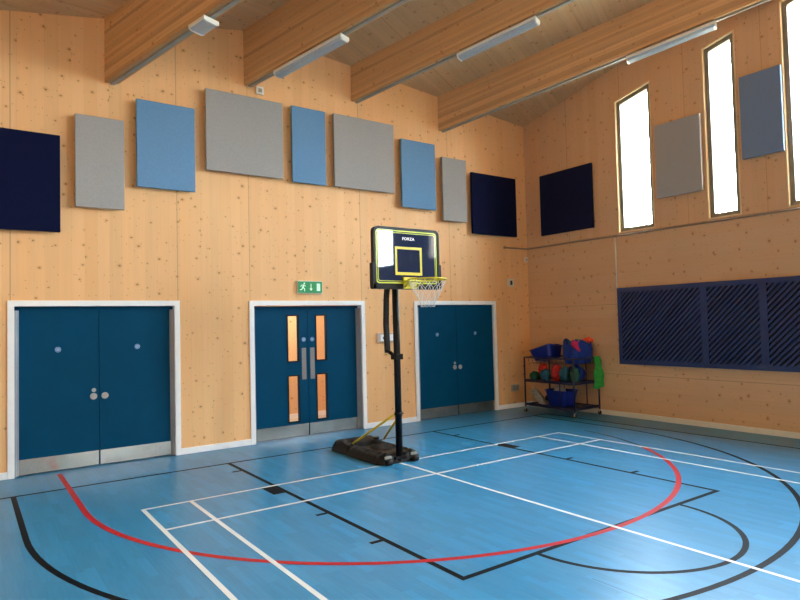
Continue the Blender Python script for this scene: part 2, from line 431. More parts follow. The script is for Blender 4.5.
BEAMS = [(.095, 5.06), (2.03, 5.428), (3.925, 5.537), (5.82, 5.342)]
blab = ['glued laminated timber roof beam, leftmost of the four, with the small square light under it',
        'deep laminated timber roof beam above the wide grey wall panel, second of four from the left',
        'laminated timber roof beam above the second grey square panel, second of four from the right',
        'laminated timber roof beam nearest the corner, its end running into the window wall']
for (x0, zb), lb in zip(BEAMS, blab): tag(beam(x0, zb), lb, 'beam', 'laminated roof beams')
# trunking under each beam
tlab = ['grey cable trunking under the leftmost beam', 'grey cable trunking under the beam above the wide grey panel', 'grey cable trunking under the third beam from the left', 'grey cable trunking under the beam nearest the corner']
for (x0, zb), lb in zip(BEAMS, tlab):
    mb = MB(); o0, o1 = .055, .105; A = trange(x0, o0); B = trange(x0, o1); e = .02
    q = [(o0, A[0]+e), (o1, B[0]+e), (o1, B[1]-e), (o0, A[1]-e)]
    mb.hexa([bpt(x0, o_, t_, zb-.028) for o_, t_ in q], [bpt(x0, o_, t_, zb) for o_, t_ in q])
    tag(mb.build('cable_trunking', M['grey']), lb, 'trunking', 'trunking under the beams')

# luminaires hung under the beams
def luminaire(x0, zb, t0, t1, w, label, square=False):
    c = bpt(x0, .08, t0, zb); r = empty('batten_light', c)
    zt_, d = zb-.029, (.055 if square else .075)
    def ring(t_, prof_): return [bpt(x0, .08+o_, t_, zt_-z_) for o_, z_ in prof_]
    body = [(-w/2, 0), (w/2, 0), (w/2, .035), (w/2-.006, .04), (-w/2+.006, .04), (-w/2, .035)]
    mb = MB(); mb.hexa(ring(t0, body), ring(t1, body)); mb.build('housing', M['lumbody'], r)
    df = [(-w/2+.008, .041), (w/2-.008, .041), (w/2-.035, d), (-w/2+.035, d)]
    mb = MB(); mb.hexa(ring(t0+.012, df), ring(t1-.012, df))
    for k in range(5):
        o_ = -w/2+.05+k*(w-.1)/4
        mb.hexa(ring(t0+.02, [(o_-.004, d), (o_+.004, d), (o_, d+.004)]), ring(t1-.02, [(o_-.004, d), (o_+.004, d), (o_, d+.004)]))
    mb.build('diffuser', M['diff'], r)
    ec = [(-w/2-.001, -.001), (w/2+.001, -.001), (w/2+.001, .043), (w/2-.033, d+.002), (-w/2+.033, d+.002), (-w/2-.001, .043)]
    for a in (t0-.008, t1-.012):
        mb = MB(); mb.hexa(ring(a, ec), ring(a+.02, ec)); mb.build('end_cap', M['lumbody'], r)
    tag(r, label, 'light', 'lights under the roof beams')
luminaire(.095, 5.06, 1.76, 2.02, .22, 'small square light fitting under the leftmost roof beam', True)
luminaire(2.045, 5.428, .62, 1.86, .19, 'long batten light under the beam above the wide grey panel')
luminaire(3.945, 5.537, 2.02, 3.26, .19, 'long batten light under the third beam, high in the middle of the ceiling')
luminaire(5.845, 5.342, 3.4, 4.66, .19, 'long batten light under the beam nearest the tall windows')

# ------------------------------------------------------------------ windows
for i, (a, c) in enumerate(WIN):
    r = empty('window_%d' % (i+1), (XR+.16, (a+c)/2, SILL)); struct(r, 'tall narrow window with a slanted head in the side wall')
    ha, hc = whead(a), whead(c)
    # lining
    def frame_mb(x0, x1, w, ins, m):
        mb = MB(); a_, c_ = a-ins, c+ins
        z0 = SILL+ins; A0, C0 = ha-ins, hc-ins; sl = (hc-ha)/(a-c)
        mb.prism([(a_, z0), (a_-w, z0), (a_-w, A0+sl*w), (a_, A0)], 0, x0, x1)
        mb.prism([(c_, z0), (c_+w, z0), (c_+w, C0-sl*w), (c_, C0)], 0, x0, x1)
        mb.prism([(a_-w, z0), (c_+w, z0), (c_+w, z0+w), (a_-w, z0+w)], 0, x0, x1)
        mb.prism([(a_-w, A0-w+sl*w), (c_+w, C0-w-sl*w), (c_+w, C0-sl*w), (a_-w, A0+sl*w)], 0, x0, x1)
        return mb
    frame_mb(XR-.012, XR+.040, .018, .0, None).build('lining', M['larch'], r)
    frame_mb(XR+.041, XR+.15, .082, .004, None).build('frame', M['frame'], r)
    mb = MB(); mb.prism([(a-.08, SILL+.08), (c+.08, SILL+.08), (c+.08, hc-.08), (a-.08, ha-.08)], 0, XR+.10, XR+.11)
    mb.build('pane', M['glass'], r)
    # daylight portal in the opening
    L = bpy.data.lights.new('daylight_opening', 'AREA'); L.shape = 'RECTANGLE'; L.size = (a-c)+.3; L.size_y = (ha+hc)/2-SILL+.3
    L.cycles.is_portal = True
    lo = bpy.data.objects.new('daylight_opening', L); COL.objects.link(lo); lo.location = (XR+.31, (a+c)/2, (SILL+(ha+hc)/2)/2)
    lo.rotation_euler = (0, math.radians(90), 0)
    lo.rotation_euler = Matrix(((0, 0, 1), (1, 0, 0), (0, 1, 0))).to_euler() # local x->y, y->z, z->x : emits along -x

# ------------------------------------------------------------------ skirting
mb = MB(); e = [XL]
for a, c in DW: e += [a, c]
e.append(XR)
n = 0
for i in range(0, len(e), 2):
    mb = MB(); mb.box((e[i]+.001, YB-.018, 0.003), (e[i+1]-.001, YB-.0005, .09)); n += 1
    struct(mb.build('baseboard_back' if n == 1 else 'baseboard_back.%03d' % (n-1), M['white'], None, bevel=.004))
mb = MB(); mb.box((XR-.018, YF+.02, .003), (XR-.0005, YB-.02, .09)); struct(mb.build('baseboard_right', M['white2'], None, bevel=.004))

# ------------------------------------------------------------------ doors
def fire_disc(x, z, leaf, r_, y):
    mb = MB(); mb.disc((x, y, z), (0, -1, 0), .036, .003, 28, M['signblue'])
    for k, (w_, dz) in enumerate(((.018, .014), (.024, .004), (.022, -.006), (.014, -.016))):
        mb.box((x-w_, y-.0042, z+dz-.0025), (x+w_, y-.003, z+dz+.0025), M['signwhite'])
    for k in range(28):
        a0, a1 = 2*math.pi*k/28, 2*math.pi*(k+1)/28
        mb.prism([(x+.030*math.cos(a0), z+.030*math.sin(a0)), (x+.033*math.cos(a0), z+.033*math.sin(a0)), (x+.033*math.cos(a1), z+.033*math.sin(a1)), (x+.030*math.cos(a1), z+.030*math.sin(a1))], 1, y-.004, y-.003, M['signwhite'])
    sub(mb, 'fire_sign', M['signblue'], leaf, r_)
def make_door(i, x0, x1, kind, label):
    r = empty('door_%d' % i, ((x0+x1)/2, YB, 0)); struct(r, label)
    Y0 = YB-.022; Yl = YB+(.065, .10, .022)[i-1]                     # architrave face, leaf face
    mb = MB()
    mb.box((x0, Y0, 0.003), (x0+AR, YB, DH)); mb.box((x1-AR, Y0, 0.003), (x1, YB, DH)); mb.box((x0+AR, Y0, DH-AR), (x1-AR, YB, DH))
    j = AR*.5
    mb.box((x0+j+.001, YB, .003), (x0+AR, YB+.16, DH-j)); mb.box((x1-AR, YB, .003), (x1-j-.001, YB+.16, DH-j)); mb.box((x0+AR, YB, DH-AR), (x1-AR, YB+.16, DH-j-.001))
    mb.build('door_frame', M['white'], r, bevel=.003)
    xi0, xi1 = x0+AR+.004, x1-AR-.004; xm = (xi0+xi1)/2
    # finger guards down the hinge sides
    for sx, xx in ((1, xi0), (-1, xi1))[:1 if i == 3 else 2]:
        f = (Yl-YB)/.10
        mb = MB(); mb.prism([(xx-.003*sx, YB+.006*f), (xx+.012*sx, YB+.008*f), (xx+.020*sx, YB+.03*f), (xx+.022*sx, YB+.05*f), (xx+.034*sx, YB+.062*f), (xx+.044*sx, YB+.08*f), (xx+.046*sx, Yl-.0005), (xx-.003*sx, Yl-.0005)], 2, .01, DH-AR-.05)
        mb.build('finger_guard', M['guard'], r)
    zt_ = DH-AR-.006; zb_ = .010
    for s_, (a, c) in enumerate(((xi0, xm-.003), (xm+.003, xi1))):
        mb = MB()
        if kind == 'vision':
            v0, v1 = (2.735, 2.905) if s_ == 0 else (3.235, 3.405)
            hz = [(.25, .96), (1.20, 1.91)]
            mb.box((a, Yl, zb_), (v0, Yl+.044, zt_)); mb.box((v1, Yl, zb_), (c, Yl+.044, zt_))
            zz = zb_
            for q0, q1 in hz: mb.box((v0, Yl, zz), (v1, Yl+.044, q0)); zz = q1
            mb.box((v0, Yl, zz), (v1, Yl+.044, zt_))
            bmesh.ops.remove_doubles(mb.bm, verts=mb.bm.verts, dist=1e-5)
        else: mb.box((a, Yl, zb_), (c, Yl+.044, zt_))
        leaf = mb.build('door_leaf', M['door'], r)
        def SB(mb_, nm, mat, **kw): return sub(mb_, nm, mat, leaf, r, **kw)
        m2 = MB(); m2.box((a+.006, Yl-.003, .014), (c-.006, Yl-.0003, .20)); k = m2.build('kickplate', M['steel'], None); k.parent = leaf; k.matrix_parent_inverse = FIX
        if kind == 'vision':
            for q0, q1 in hz:
                m2 = MB(); w_ = .020
                m2.box((v0-w_, Yl-.006, q0-w_), (v0, Yl-.0003, q1+w_)); m2.box((v1, Yl-.006, q0-w_), (v1+w_, Yl-.0003, q1+w_))
                m2.box((v0, Yl-.006, q0-w_), (v1, Yl-.0003, q0)); m2.box((v0, Yl-.006, q1), (v1, Yl-.0003, q1+w_))
                SB(m2, 'glazing_bead', M['black'])
                m2 = MB(); m2.box((v0+.0005, Yl+.018, q0+.0005), (v1-.0005, Yl+.024, q1-.0005)); SB(m2, 'vision_pane', M['glass'])
            hx = xm-.075 if s_ == 0 else xm+.075
            m2 = MB(); m2.box((hx-.038, Yl-.003, .90), (hx+.038, Yl-.0003, 1.40)); SB(m2, 'push_plate', M['plate'])
            fire_disc(hx, 1.535, leaf, r, Yl-.0003)
        else:
            hx = xm-.068 if s_ == 0 else xm+.068
            m2 = MB(); m2.disc((hx, Yl-.0003, .905), (0, -1, 0), .042, .008, 28)
            m2.disc((hx, Yl-.0083, .905), (0, -1, 0), .034, .003, 28)
            if s_ == 0: m2.box((hx-.006, Yl-.026, .88), (hx+.006, Yl-.011, .93), M['dark']); m2.box((hx-.025, Yl-.014, .901), (hx+.025, Yl-.0113, .909), M['dark'])
            else: m2.box((hx-.015, Yl-.013, .89), (hx-.009, Yl-.011, .92), M['dark']); m2.box((hx+.009, Yl-.013, .89), (hx+.015, Yl-.011, .92), M['dark'])
            SB(m2, 'lock_rose', M['satin'])
            if s_ == 0:
                m2 = MB(); m2.disc((hx+.004, Yl-.0003, .985), (0, -1, 0), .026, .006, 24); m2.box((hx+.001, Yl-.0075, .975), (hx+.007, Yl-.0063, .995), M['dark']); SB(m2, 'keyhole_cover', M['satin'])
            fire_disc((a+c)/2, 1.53, leaf, r, Yl-.0003)
FIX = Matrix.Identity(4)
make_door(1, *DW[0], 'plain', 'leftmost pair of solid blue double doors with steel kickplates')
make_door(2, *DW[1], 'vision', 'blue double doors with slim glazed slots and push plates under the exit sign')
make_door(3, *DW[2], 'plain', 'pair of solid blue double doors behind the basketball net, nearest the corner')

# shallow store spaces behind the solid doors and the corridor behind the glazed ones
mb = MB(); mb.box((1.2, YB+1.9, 0.0), (5.0, YB+2.1, 2.6)); mb.box((1.1, YB+.31, 0), (1.2, YB+1.9, 2.6)); mb.box((4.98, YB+.31, 0), (5.08, YB+1.9, 2.6))
struct(mb.build('wall_corridor', M['corr']))
mb = MB(); mb.box((1.1, YB+.31, 2.6), (5.08, YB+2.1, 2.7)); struct(mb.build('ceiling_corridor', M['plaster']))
mb = MB(); mb.box((1.2, YB+.46, -.2), (4.98, YB+1.9, 0)); struct(mb.build('floor_corridor', M['plaster']))
mb = MB(); mb.box((1.21, YB+1.88, 0.002), (4.97, YB+1.899, .09)); struct(mb.build('baseboard_corridor', M['white']))
L = bpy.data.lights.new('corridor_light', 'AREA'); L.shape = 'RECTANGLE'; L.size = 1.6; L.size_y = .5; L.energy = 20; L.color = (1, .93, .84)
lo = bpy.data.objects.new('corridor_light', L); COL.objects.link(lo); lo.location = (3.1, YB+1.1, 2.58)
for nm, x0, x1 in (('wall_store', -1.2, 1.08), ('wall_cupboard', 5.10, 7.4)):
    mb = MB(); mb.box((x0, YB+.31, 0), (x1, YB+.36, 2.3)); struct(mb.build(nm, M['dark']))

# ------------------------------------------------------------------ acoustic panels on the back wall
def panel_back(x0, x1, z0, z1, m, label, th=.05):
    x0, x1 = (x-.0102*(x+1.43) for x in (x0, x1)); z0, z1 = (z-.0102*(z-1.77) for z in (z0, z1))
    mb = MB(); mb.box((x0, YB-.06-th, z0), (x1, YB-.06, z1))
    o = mb.build('acoustic_panel', m, None, bevel=.007); 
    r = o
    mb = MB()
    for xx in (x0+.12, x1-.16):
        mb = MB(); mb.box((xx, YB-.0595, z0+.1), (xx+.04, YB-.0005, z1-.1))
        w = mb.build('wall_batten', M['dark'], None); w.parent = o
    tag(o, label, 'wall panel', 'fabric acoustic panels')
N_, G_, B_ = M['navyfab'], M['greyfab'], M['bluefab']
for x0, x1, z0, z1, m, lb in (
    (-1.66, -.43, 3.02, 4.26, N_, 'dark navy square fabric panel at the far left of the back wall'),
    (-.26, .33, 3.37, 4.58, G_, 'narrow grey fabric panel between the far-left navy panel and the first blue panel'),
    (.49, 1.28, 3.71, 4.92, B_, 'light blue upright fabric panel above the leftmost blue doors'),
    (1.44, 2.65, 4.06, 5.26, G_, 'large square grey fabric panel, highest row, left of the narrow blue panel'),
    (2.81, 3.41, 4.04, 5.26, B_, 'narrow light blue fabric panel between two large grey panels'),
    (3.57, 4.78, 4.05, 5.27, G_, 'large square grey fabric panel right of the narrow blue panel'),
    (4.94, 5.71, 3.83, 5.06, B_, 'light blue upright fabric panel above the basketball backboard'),
    (5.88, 6.47, 3.66, 4.86, G_, 'narrow grey fabric panel between the blue panel over the hoop and the navy panel'),
    (6.61, 7.82, 3.46, 4.66, N_, 'dark navy square fabric panel on the back wall beside the corner')):
    dx = .03*0; panel_back(x0, x1, z0, z1, m, lb)
def panel_side(y0, y1, z0, z1, m, label, th=.05):
    mb = MB(); mb.box((XR-.02-th, y0, z0), (XR-.02, y1, z1)); o = mb.build('acoustic_panel', m, None, bevel=.007)
    for yy in (y0-.12, y1+.16):
        mb = MB(); mb.box((XR-.0195, yy, z0+.1), (XR-.0005, yy-.04, z1-.1))
        w = mb.build('wall_batten', M['dark'], None); w.parent = o
    tag(o, label, 'wall panel', 'fabric acoustic panels')
panel_side(1.95, .70, 3.44, 4.65, M['dusk'], 'dark navy square fabric panel on the window wall beside the corner')
panel_side(-.60, -1.38, 3.74, 4.97, G_, 'grey fabric panel between the first and second tall windows')
panel_side(-2.00, -2.575, 4.08, 5.32, M['glarefab'], 'blue fabric panel with window glare painted in, between the second and third tall windows')

# ------------------------------------------------------------------ slatted blue guard on the right wall
def clip(poly, n, c, keep):
    out = []
    for i in range(len(poly)):
        p, q = poly[i], poly[(i+1) % len(poly)]
        dp = (n[0]*p[0]+n[1]*p[1]-c)*keep; dq = (n[0]*q[0]+n[1]*q[1]-c)*keep
        if dp >= 0: out.append(p)
        if (dp >= 0) != (dq >= 0):
            f = dp/(dp-dq); out.append((p[0]+(q[0]-p[0])*f, p[1]+(q[1]-p[1])*f))
    return out
GX = XR-.075; gz0, gz1 = .94, 2.285
bays = [(.16, -1.27), (-1.38, -2.15), (-2.26, -3.69), (-3.80, -4.57)]
r = empty('slatted_guard', (XR-.04, -2.2, gz0))
mb = MB(); gy0, gy1 = .235, -4.66
mb.box((GX, gy0, gz0), (XR-.002, bays[0][0], gz1)); mb.box((GX, bays[-1][1], gz0), (XR-.002, gy1, gz1))
for (a, c), (a2, c2) in zip(bays[:-1], bays[1:]): mb.box((GX, c, gz0), (XR-.002, a2, gz1))
for a, c in bays: mb.box((GX, a, gz0), (XR-.002, c, gz0+.075)); mb.box((GX, a, gz1-.075), (XR-.002, c, gz1))
bmesh.ops.remove_doubles(mb.bm, verts=mb.bm.verts, dist=1e-5)
mb.build('frame', M['slat'], r)
for a, c in bays:
    mb = MB(); rect = [(a, gz0+.075), (c, gz0+.075), (c, gz1-.075), (a, gz1-.075)]
    k = -12.0; pitch = .062; nv = (.7071, .7071)       # bars rise towards the camera
    cmin = min(nv[0]*p[0]+nv[1]*p[1] for p in rect); cmax = max(nv[0]*p[0]+nv[1]*p[1] for p in rect)
    c0 = cmin
    while c0 < cmax:
        q = clip(rect, nv, c0, 1)
        if len(q) > 2: q = clip(q, nv, c0+.035, -1)
        if len(q) > 2:
            area = abs(sum(q[i][0]*q[(i+1) % len(q)][1]-q[(i+1) % len(q)][0]*q[i][1] for i in range(len(q))))/2
            if area > 1e-4: mb.prism(q, 0, GX+.006, GX+.035)
        c0 += pitch
    mb.build('diagonal_louvre', M['slat'], r)
mb = MB(); mb.box((XR-.02, gy0-.01, gz0+.01), (XR-.003, gy1+.01, gz1-.01)); mb.build('backing', M['dark'], r)
tag(r, 'long dark blue wall guard of diagonal louvres under the windows', 'wall guard')

# ------------------------------------------------------------------ pipes
def pipe(name, pts, r_, mat, label, fit=None):
    mb = MB(); mb.tube(pts, r_, 10, mat)
    o = mb.build(name, mat)
    if fit:
        for p in fit:
            m2 = MB(); m2.box((p[0]-.022, p[1]-.022, p[2]-.022), (p[0]+.022, p[1]+.022, p[2]+.022))
            c = m2.build('junction_box', mat, None, bevel=.006); c.parent = o
    return tag(o, label, 'pipe')
zp = 3.225
pipe('conduit', [(7.45, YB-.022, zp), (XR-.05, YB-.022, zp), (XR-.022, YB-.05, zp), (XR-.022, -13.5, zp)], .015, M['pipe'], 'thin horizontal conduit run along the walls below the windows', [(7.45, YB-.024, zp), (XR-.028, .27, zp)])
pipe('conduit', [(XR-.018, .27, zp-.024), (XR-.018, .27, 2.288)], .013, M['white2'], 'thin white upright conduit dropping from the window sills to the blue louvre guard')

# ------------------------------------------------------------------ small wall fittings
def plate(name, c, w, hh, d, mat, label, cat, extras=(), axis='back', bevel=.004):
    x, z = c; mb = MB(); mb.box((x-w/2, YB-d, z-hh/2), (x+w/2, YB-.0005, z+hh/2), mat)
    o = mb.build(name, mat, None, bevel=bevel)
    for nm, (a, b_, c_, d_), dd, m in extras:
        m2 = MB(); m2.box((x+a, YB-d-dd, z+b_), (x+c_, YB-d-.0002, z+d_)); e_ = m2.build(nm, m, None, bevel=.001); e_.parent = o
    return tag(o, label, cat)
plate('smoke_sensor', (2.28, 5.385), .12, .12, .035, M['lumbody'], 'small white square sensor on the wall above the large grey panel', 'sensor', [('sensor_grille', (-.03, -.03, .03, .03), .008, M['grey'])])
plate('light_switch', (4.565, 1.515), .46, .16, .030, M['satin'], 'metal switch box on the wall behind the basketball pole', 'switch',
      [('face_plate', (-.17, -.055, .17, .055), .006, M['white'])])
for a_, m_ in ((4.44, M['signblue']), (4.68, M['dark'])):
    m2 = MB(); m2.box((a_, YB-.042, 1.485), (a_+.04, YB-.0365, 1.53)); o = m2.build('rocker', m_); o.parent = bpy.data.objects['light_switch']
plate('power_socket', (7.63, .40), .20, .13, .03, M['satin'], 'double metal power socket low on the wall left of the storage rack', 'socket', [('face_plate', (-.085, -.05, .085, .05), .005, M['grey'])])
for sx in (-.045, .045):
    for a_, b_, c_, d_ in ((-.004, .004, .415, .435), (-.015, -.007, .385, .395), (.007, .015, .385, .395)):
        m2 = MB(); m2.box((7.63+sx+a_, YB-.038, c_), (7.63+sx+b_, YB-.0352, d_)); o = m2.build('pin_slot', M['dark']); o.parent = bpy.data.objects['power_socket']
plate('motion_detector', (7.58, 2.52), .13, .15, .05, M['lumbody'], 'small white motion detector on the back wall near the corner', 'sensor', [('lens', (-.035, -.05, .02, .04), .008, M['dark'])])
mb = MB(); mb.box((XR-.10, YB-.035, 2.95), (XR-.03, YB-.0005, 3.05)); o = mb.build('junction_box', M['lumbody'], None, bevel=.005); tag(o, 'tiny white box in the corner below the conduit', 'box')
m2 = MB(); m2.box((XR-.075, YB-.038, 2.985), (XR-.055, YB-.0352, 3.015)); k = m2.build('indicator', M['red'], None); k.parent = o

# exit sign
ex0, ex1, ez0, ez1 = 2.86, 3.28, 2.275, 2.455
r = empty('exit_sign', ((ex0+ex1)/2, YB-.03, ez0))
mb = MB(); mb.box((ex0-.012, YB-.035, ez0-.012), (ex1+.012, YB-.0005, ez1+.012)); mb.build('casing', M['lumbody'], r, bevel=.005)
mb = MB(); mb.box((ex0, YB-.045, ez0), (ex1, YB-.0355, ez1)); mb.build('sign_face', M['green'], r, bevel=.002)
mb = MB(); cx_ = (ex0+ex1)/2
def fl(poly): mb.prism(poly, 1, YB-.0475, YB-.0452)
# running figure (left), arrow (middle), doorway (right)
def limb(x0, z0, x1, z1, w):
    d = Vector((x1-x0, z1-z0)).normalized(); n = Vector((-d.y, d.x))*w/2
    fl([(x0+n.x, z0+n.y), (x0-n.x, z0-n.y), (x1-n.x, z1-n.y), (x1+n.x, z1+n.y)])
fx, fz = ex0+.085, ez0+.09
fl([(fx+.018+.014*math.cos(a*math.pi/6), fz+.058+.014*math.sin(a*math.pi/6)) for a in range(12)])
limb(fx+.010, fz+.038, fx-.010, fz-.010, .026)
limb(fx-.008, fz-.008, fx+.024, fz-.026, .015); limb(fx+.022, fz-.024, fx+.020, fz-.066, .014)
limb(fx-.012, fz-.008, fx-.030, fz-.040, .015); limb(fx-.030, fz-.038, fx-.062, fz-.044, .013)
limb(fx+.010, fz+.034, fx+.042, fz+.014, .011); limb(fx+.004, fz+.036, fx-.032, fz+.030, .011); limb(fx-.032, fz+.030, fx-.044, fz+.004, .010)
limb(cx_+.01, ez1-.035, cx_+.01, ez0+.055, .012)
fl([(cx_-.016, ez0+.068), (cx_+.01, ez0+.032), (cx_+.036, ez0+.068)])
limb(ex1-.068, ez0+.03, ex1-.068, ez1-.03, .062)
mb.build('pictogram', M['exitwhite'], r)
tag(r, 'green running man exit sign above the glazed blue doors', 'sign')

# ------------------------------------------------------------------ portable basketball hoop
HX = 3.07
r = empty('basketball_hoop', (HX, 0.0, 0))
# base: moulded tank made by lofting rounded rings with a hollow between two lobes
def base_mesh():
    bm = bmesh.new(); nx, ny = 36, 54; X0, X1, Y0, Y1 = HX-.32, HX+.33, -.04, 1.26
    def top(u, v):     # u across, v along (0 front)
        ex = min(u, 1-u)*(X1-X0); ey = min(v, 1-v)*(Y1-Y0)
        e_ = min(ex, ey); f = min(1, e_/.05)**.5 if e_ > 0 else 0
        z = .115*f
        cu = abs(u-.5)*2
        z += .068*max(0, 1-abs(v-.80)/.20)**.6*f*max(0, min(1, (1-cu)/.35))      # raised rear hump
        z += .030*max(0, 1-abs(cu-.62)/.20)*f*(1 if v < .62 else 0)
        z -= .035*max(0, 1-abs(v-.62)/.035)*f                              # side rails
        z -= .060*max(0, 1-((u-.5)/.24)**2-((v-.42)/.20)**2)               # oval well
        z -= .05*max(0, 1-((u-.5)/.15)**2)*max(0, 1-v/.13)                 # notch for the pole
        z -= .007*(abs((v*5) % 1-.5) < .08)*(cu > .45)*f                   # ribs
        return max(z, .012)
    V = [[bm.verts.new((X0+(X1-X0)*i/nx, Y0+(Y1-Y0)*j/ny, top(i/nx, j/ny))) for j in range(ny+1)] for i in range(nx+1)]
    # round the plan corners
    for i in range(nx+1):
        for j in range(ny+1):
            v = V[i][j]; rx = .10
            px = min(max(v.co.x, X0+rx), X1-rx); py = min(max(v.co.y, Y0+rx), Y1-rx)
            d = Vector((v.co.x-px, v.co.y-py))
            if d.length > 1e-6:
                mx = max(abs(d.x), abs(d.y)); s_ = mx/d.length; v.co.x = px+d.x*s_; v.co.y = py+d.y*s_
            t_ = 1-min(1, v.co.z/.12); v.co.x += (v.co.x-HX)*.02*t_
    for i in range(nx):
        for j in range(ny):
            f = bm.faces.new((V[i][j], V[i+1][j], V[i+1][j+1], V[i][j+1])); f.smooth = True
    rim = [V[i][0] for i in range(nx+1)]+[V[nx][j] for j in range(1, ny+1)]+[V[i][ny] for i in range(nx-1, -1, -1)]+[V[0][j] for j in range(ny-1, 0, -1)]
    low = [bm.verts.new((v.co.x, v.co.y, .006)) for v in rim]; n = len(rim)
    for k in range(n): bm.faces.new((rim[k], low[k], low[(k+1) % n], rim[(k+1) % n]))
    bm.faces.new(low)
    bmesh.ops.recalc_face_normals(bm, faces=bm.faces)
    return bm
mb = MB(); mb.bm.free(); mb.bm = base_mesh(); base = mb.build('base', M['blackplastic'], r)
for sx in (-1, 1):
    mb = MB(); xx = HX+sx*.20
    mb.tube([(xx-.035, -.065, .035), (xx+.035, -.065, .035)], .034, 18); o = mb.build('wheel', M['rubber'], r)
mb = MB(); mb.disc((HX+.16, .78, .165), (0, 0, 1), .04, .03, 18); mb.build('filler_cap', M['blackplastic'], r)
for sx in (-1, 1):
    mb = MB(); xx = HX+sx*.20; mb.box((xx-.05, -.045, .075), (xx+.05, -.03, .11)); mb.build('moulded_badge', M['grey'], r, bevel=.004)
# pole and its extension arms
mb = MB(); mb.tube([(HX, 0, .03), (HX, 0, 1.35), (HX-.006, 0, 2.9)], .043, 18); mb.box((HX-.09, -.045, .05), (HX+.09, .05, .085)); mb.build('pole', M['black'], r)
mb = MB(); mb.tube([(HX, 0, .58), (HX, 0, .64)], .050, 18); mb.tube([(HX-.06, 0, .61), (HX+.075, 0, .61)], .010, 10); mb.build('pole_collar', M['black'], r)
mb = MB()
mb.prism([(.165, 1.38), (.215, 1.38), (.235, 1.75), (.21, 2.12), (.14, 2.46), (.095, 2.45), (.165, 2.10), (.185, 1.75)], 0, HX-.045, HX+.015)
mb.build('height_arm', M['black'], r)
mb = MB(); mb.tube([(HX-.02, .20, 1.41), (HX-.0, .03, 1.335)], .024, 10); mb.box((HX-.055, -.055, 1.30), (HX+.055, .06, 1.37)); mb.build('arm_link', M['black'], r)
mb = MB(); mb.tube([(HX-.02, .12, 2.45), (HX, -.20, 2.50)], .02, 8); mb.tube([(HX-.0, 0, 2.85), (HX, -.21, 2.75)], .02, 8)
mb.box((HX-.18, -.235, 2.30), (HX+.18, -.215, 2.80)); mb.build('board_bracket', M['black'], r)
for sx, yy in ((-1, .72), (1, .72)):
    mb = MB(); mb.tube([(HX+sx*.045, .01, .61), (HX+sx*.25, yy, .165)], .015, 10); mb.build('brace_rod', M['amber'], r)
# backboard
BY = -.30; bx0, bx1, bz0, bz1 = HX-.522, HX+.482, 2.195, 2.935
def rrect(x0, x1, z0, z1, rr, n=6):
    o_ = []
    for cx1, cz1, a0 in ((x1-rr, z0+rr, -90), (x1-rr, z1-rr, 0), (x0+rr, z1-rr, 90), (x0+rr, z0+rr, 180)):
        for k in range(n+1):
            a = math.radians(a0+90*k/n); o_.append((cx1+rr*math.cos(a), cz1+rr*math.sin(a)))
    return o_
mb = MB(); mb.prism(rrect(bx0+.02, bx1-.02, bz0+.02, bz1-.02, .05), 1, BY, BY+.03); bb = mb.build('backboard', M['board'], r)
def ring(outer, inner, y0, y1, m, mb_):
    n = len(outer); P = lambda p, y: mb_.bm.verts.new((p[0], y, p[1]))
    vs = [[P(p, y) for p in L_] for L_, y in ((outer, y0), (inner, y0), (outer, y1), (inner, y1))]
    for k in range(n):
        j = (k+1) % n
        for a, b_ in ((0, 1), (1, 3), (3, 2), (2, 0)):
            mb_.bm.faces.new((vs[a][k], vs[a][j], vs[b_][j], vs[b_][k])).material_index = mb_.mi(m)
mb = MB(); ring(rrect(bx0, bx1, bz0, bz1, .07), rrect(bx0+.03, bx1-.03, bz0+.03, bz1-.03, .045), BY-.012, BY+.05, M['black'], mb)
mb.prism(rrect(bx0-.02, bx0+.03, bz0-.012, bz0+.30, .02, 4), 1, BY-.016, BY+.055, M['black']); mb.prism(rrect(bx1-.03, bx1+.02, bz0-.012, bz0+.30, .02, 4), 1, BY-.016, BY+.055, M['black'])
mb.prism(rrect(bx0-.015, bx1+.015, bz0-.018, bz0+.045, .02, 4), 1, BY-.016, BY+.055, M['black'])
mb.build('board_frame', M['black'], r)
mb = MB(); ring(rrect(bx0+.035, bx1-.035, bz0+.05, bz1-.035, .045), rrect(bx0+.05, bx1-.05, bz0+.065, bz1-.05, .035), BY-.003, BY-.0005, M['lime'], mb)
ring(rrect(bx0+.062, bx1-.062, bz0+.077, bz1-.062, .03), rrect(bx0+.070, bx1-.070, bz0+.085, bz1-.070, .025), BY-.003, BY-.0005, M['lime'], mb)
o = mb.build('border_print', M['lime']); o.parent = bb
mb = MB(); sq = (HX-.205, HX+.205, 2.35, 2.70)
ring(rrect(*sq, .004, 2), rrect(sq[0]+.03, sq[1]-.03, sq[2]+.036, sq[3]-.03, .004, 2), BY-.003, BY-.0005, M['yellow'], mb)
o = mb.build('target_square', M['yellow']); o.parent = bb
cu = bpy.data.curves.new('lettering', 'FONT'); cu.body = 'FORZA'; cu.size = .048; cu.align_x = 'CENTER'; cu.align_y = 'CENTER'; cu.extrude = .001; cu.offset = .0016; cu.space_character = 1.12
to = bpy.data.objects.new('tmp', cu); COL.objects.link(to)
bpy.context.view_layer.update()
me = bpy.data.meshes.new_from_object(to.evaluated_get(bpy.context.evaluated_depsgraph_get())); bpy.data.objects.remove(to)
me.transform(Matrix.Translation((HX, BY-.003, 2.80)) @ Matrix.Rotation(math.radians(90), 4, 'X') @ Matrix.Scale(1.12, 4, (1, 0, 0)))
me.materials.clear(); me.materials.append(M['white']); o = bpy.data.objects.new('lettering', me); COL.objects.link(o); o.parent = bb
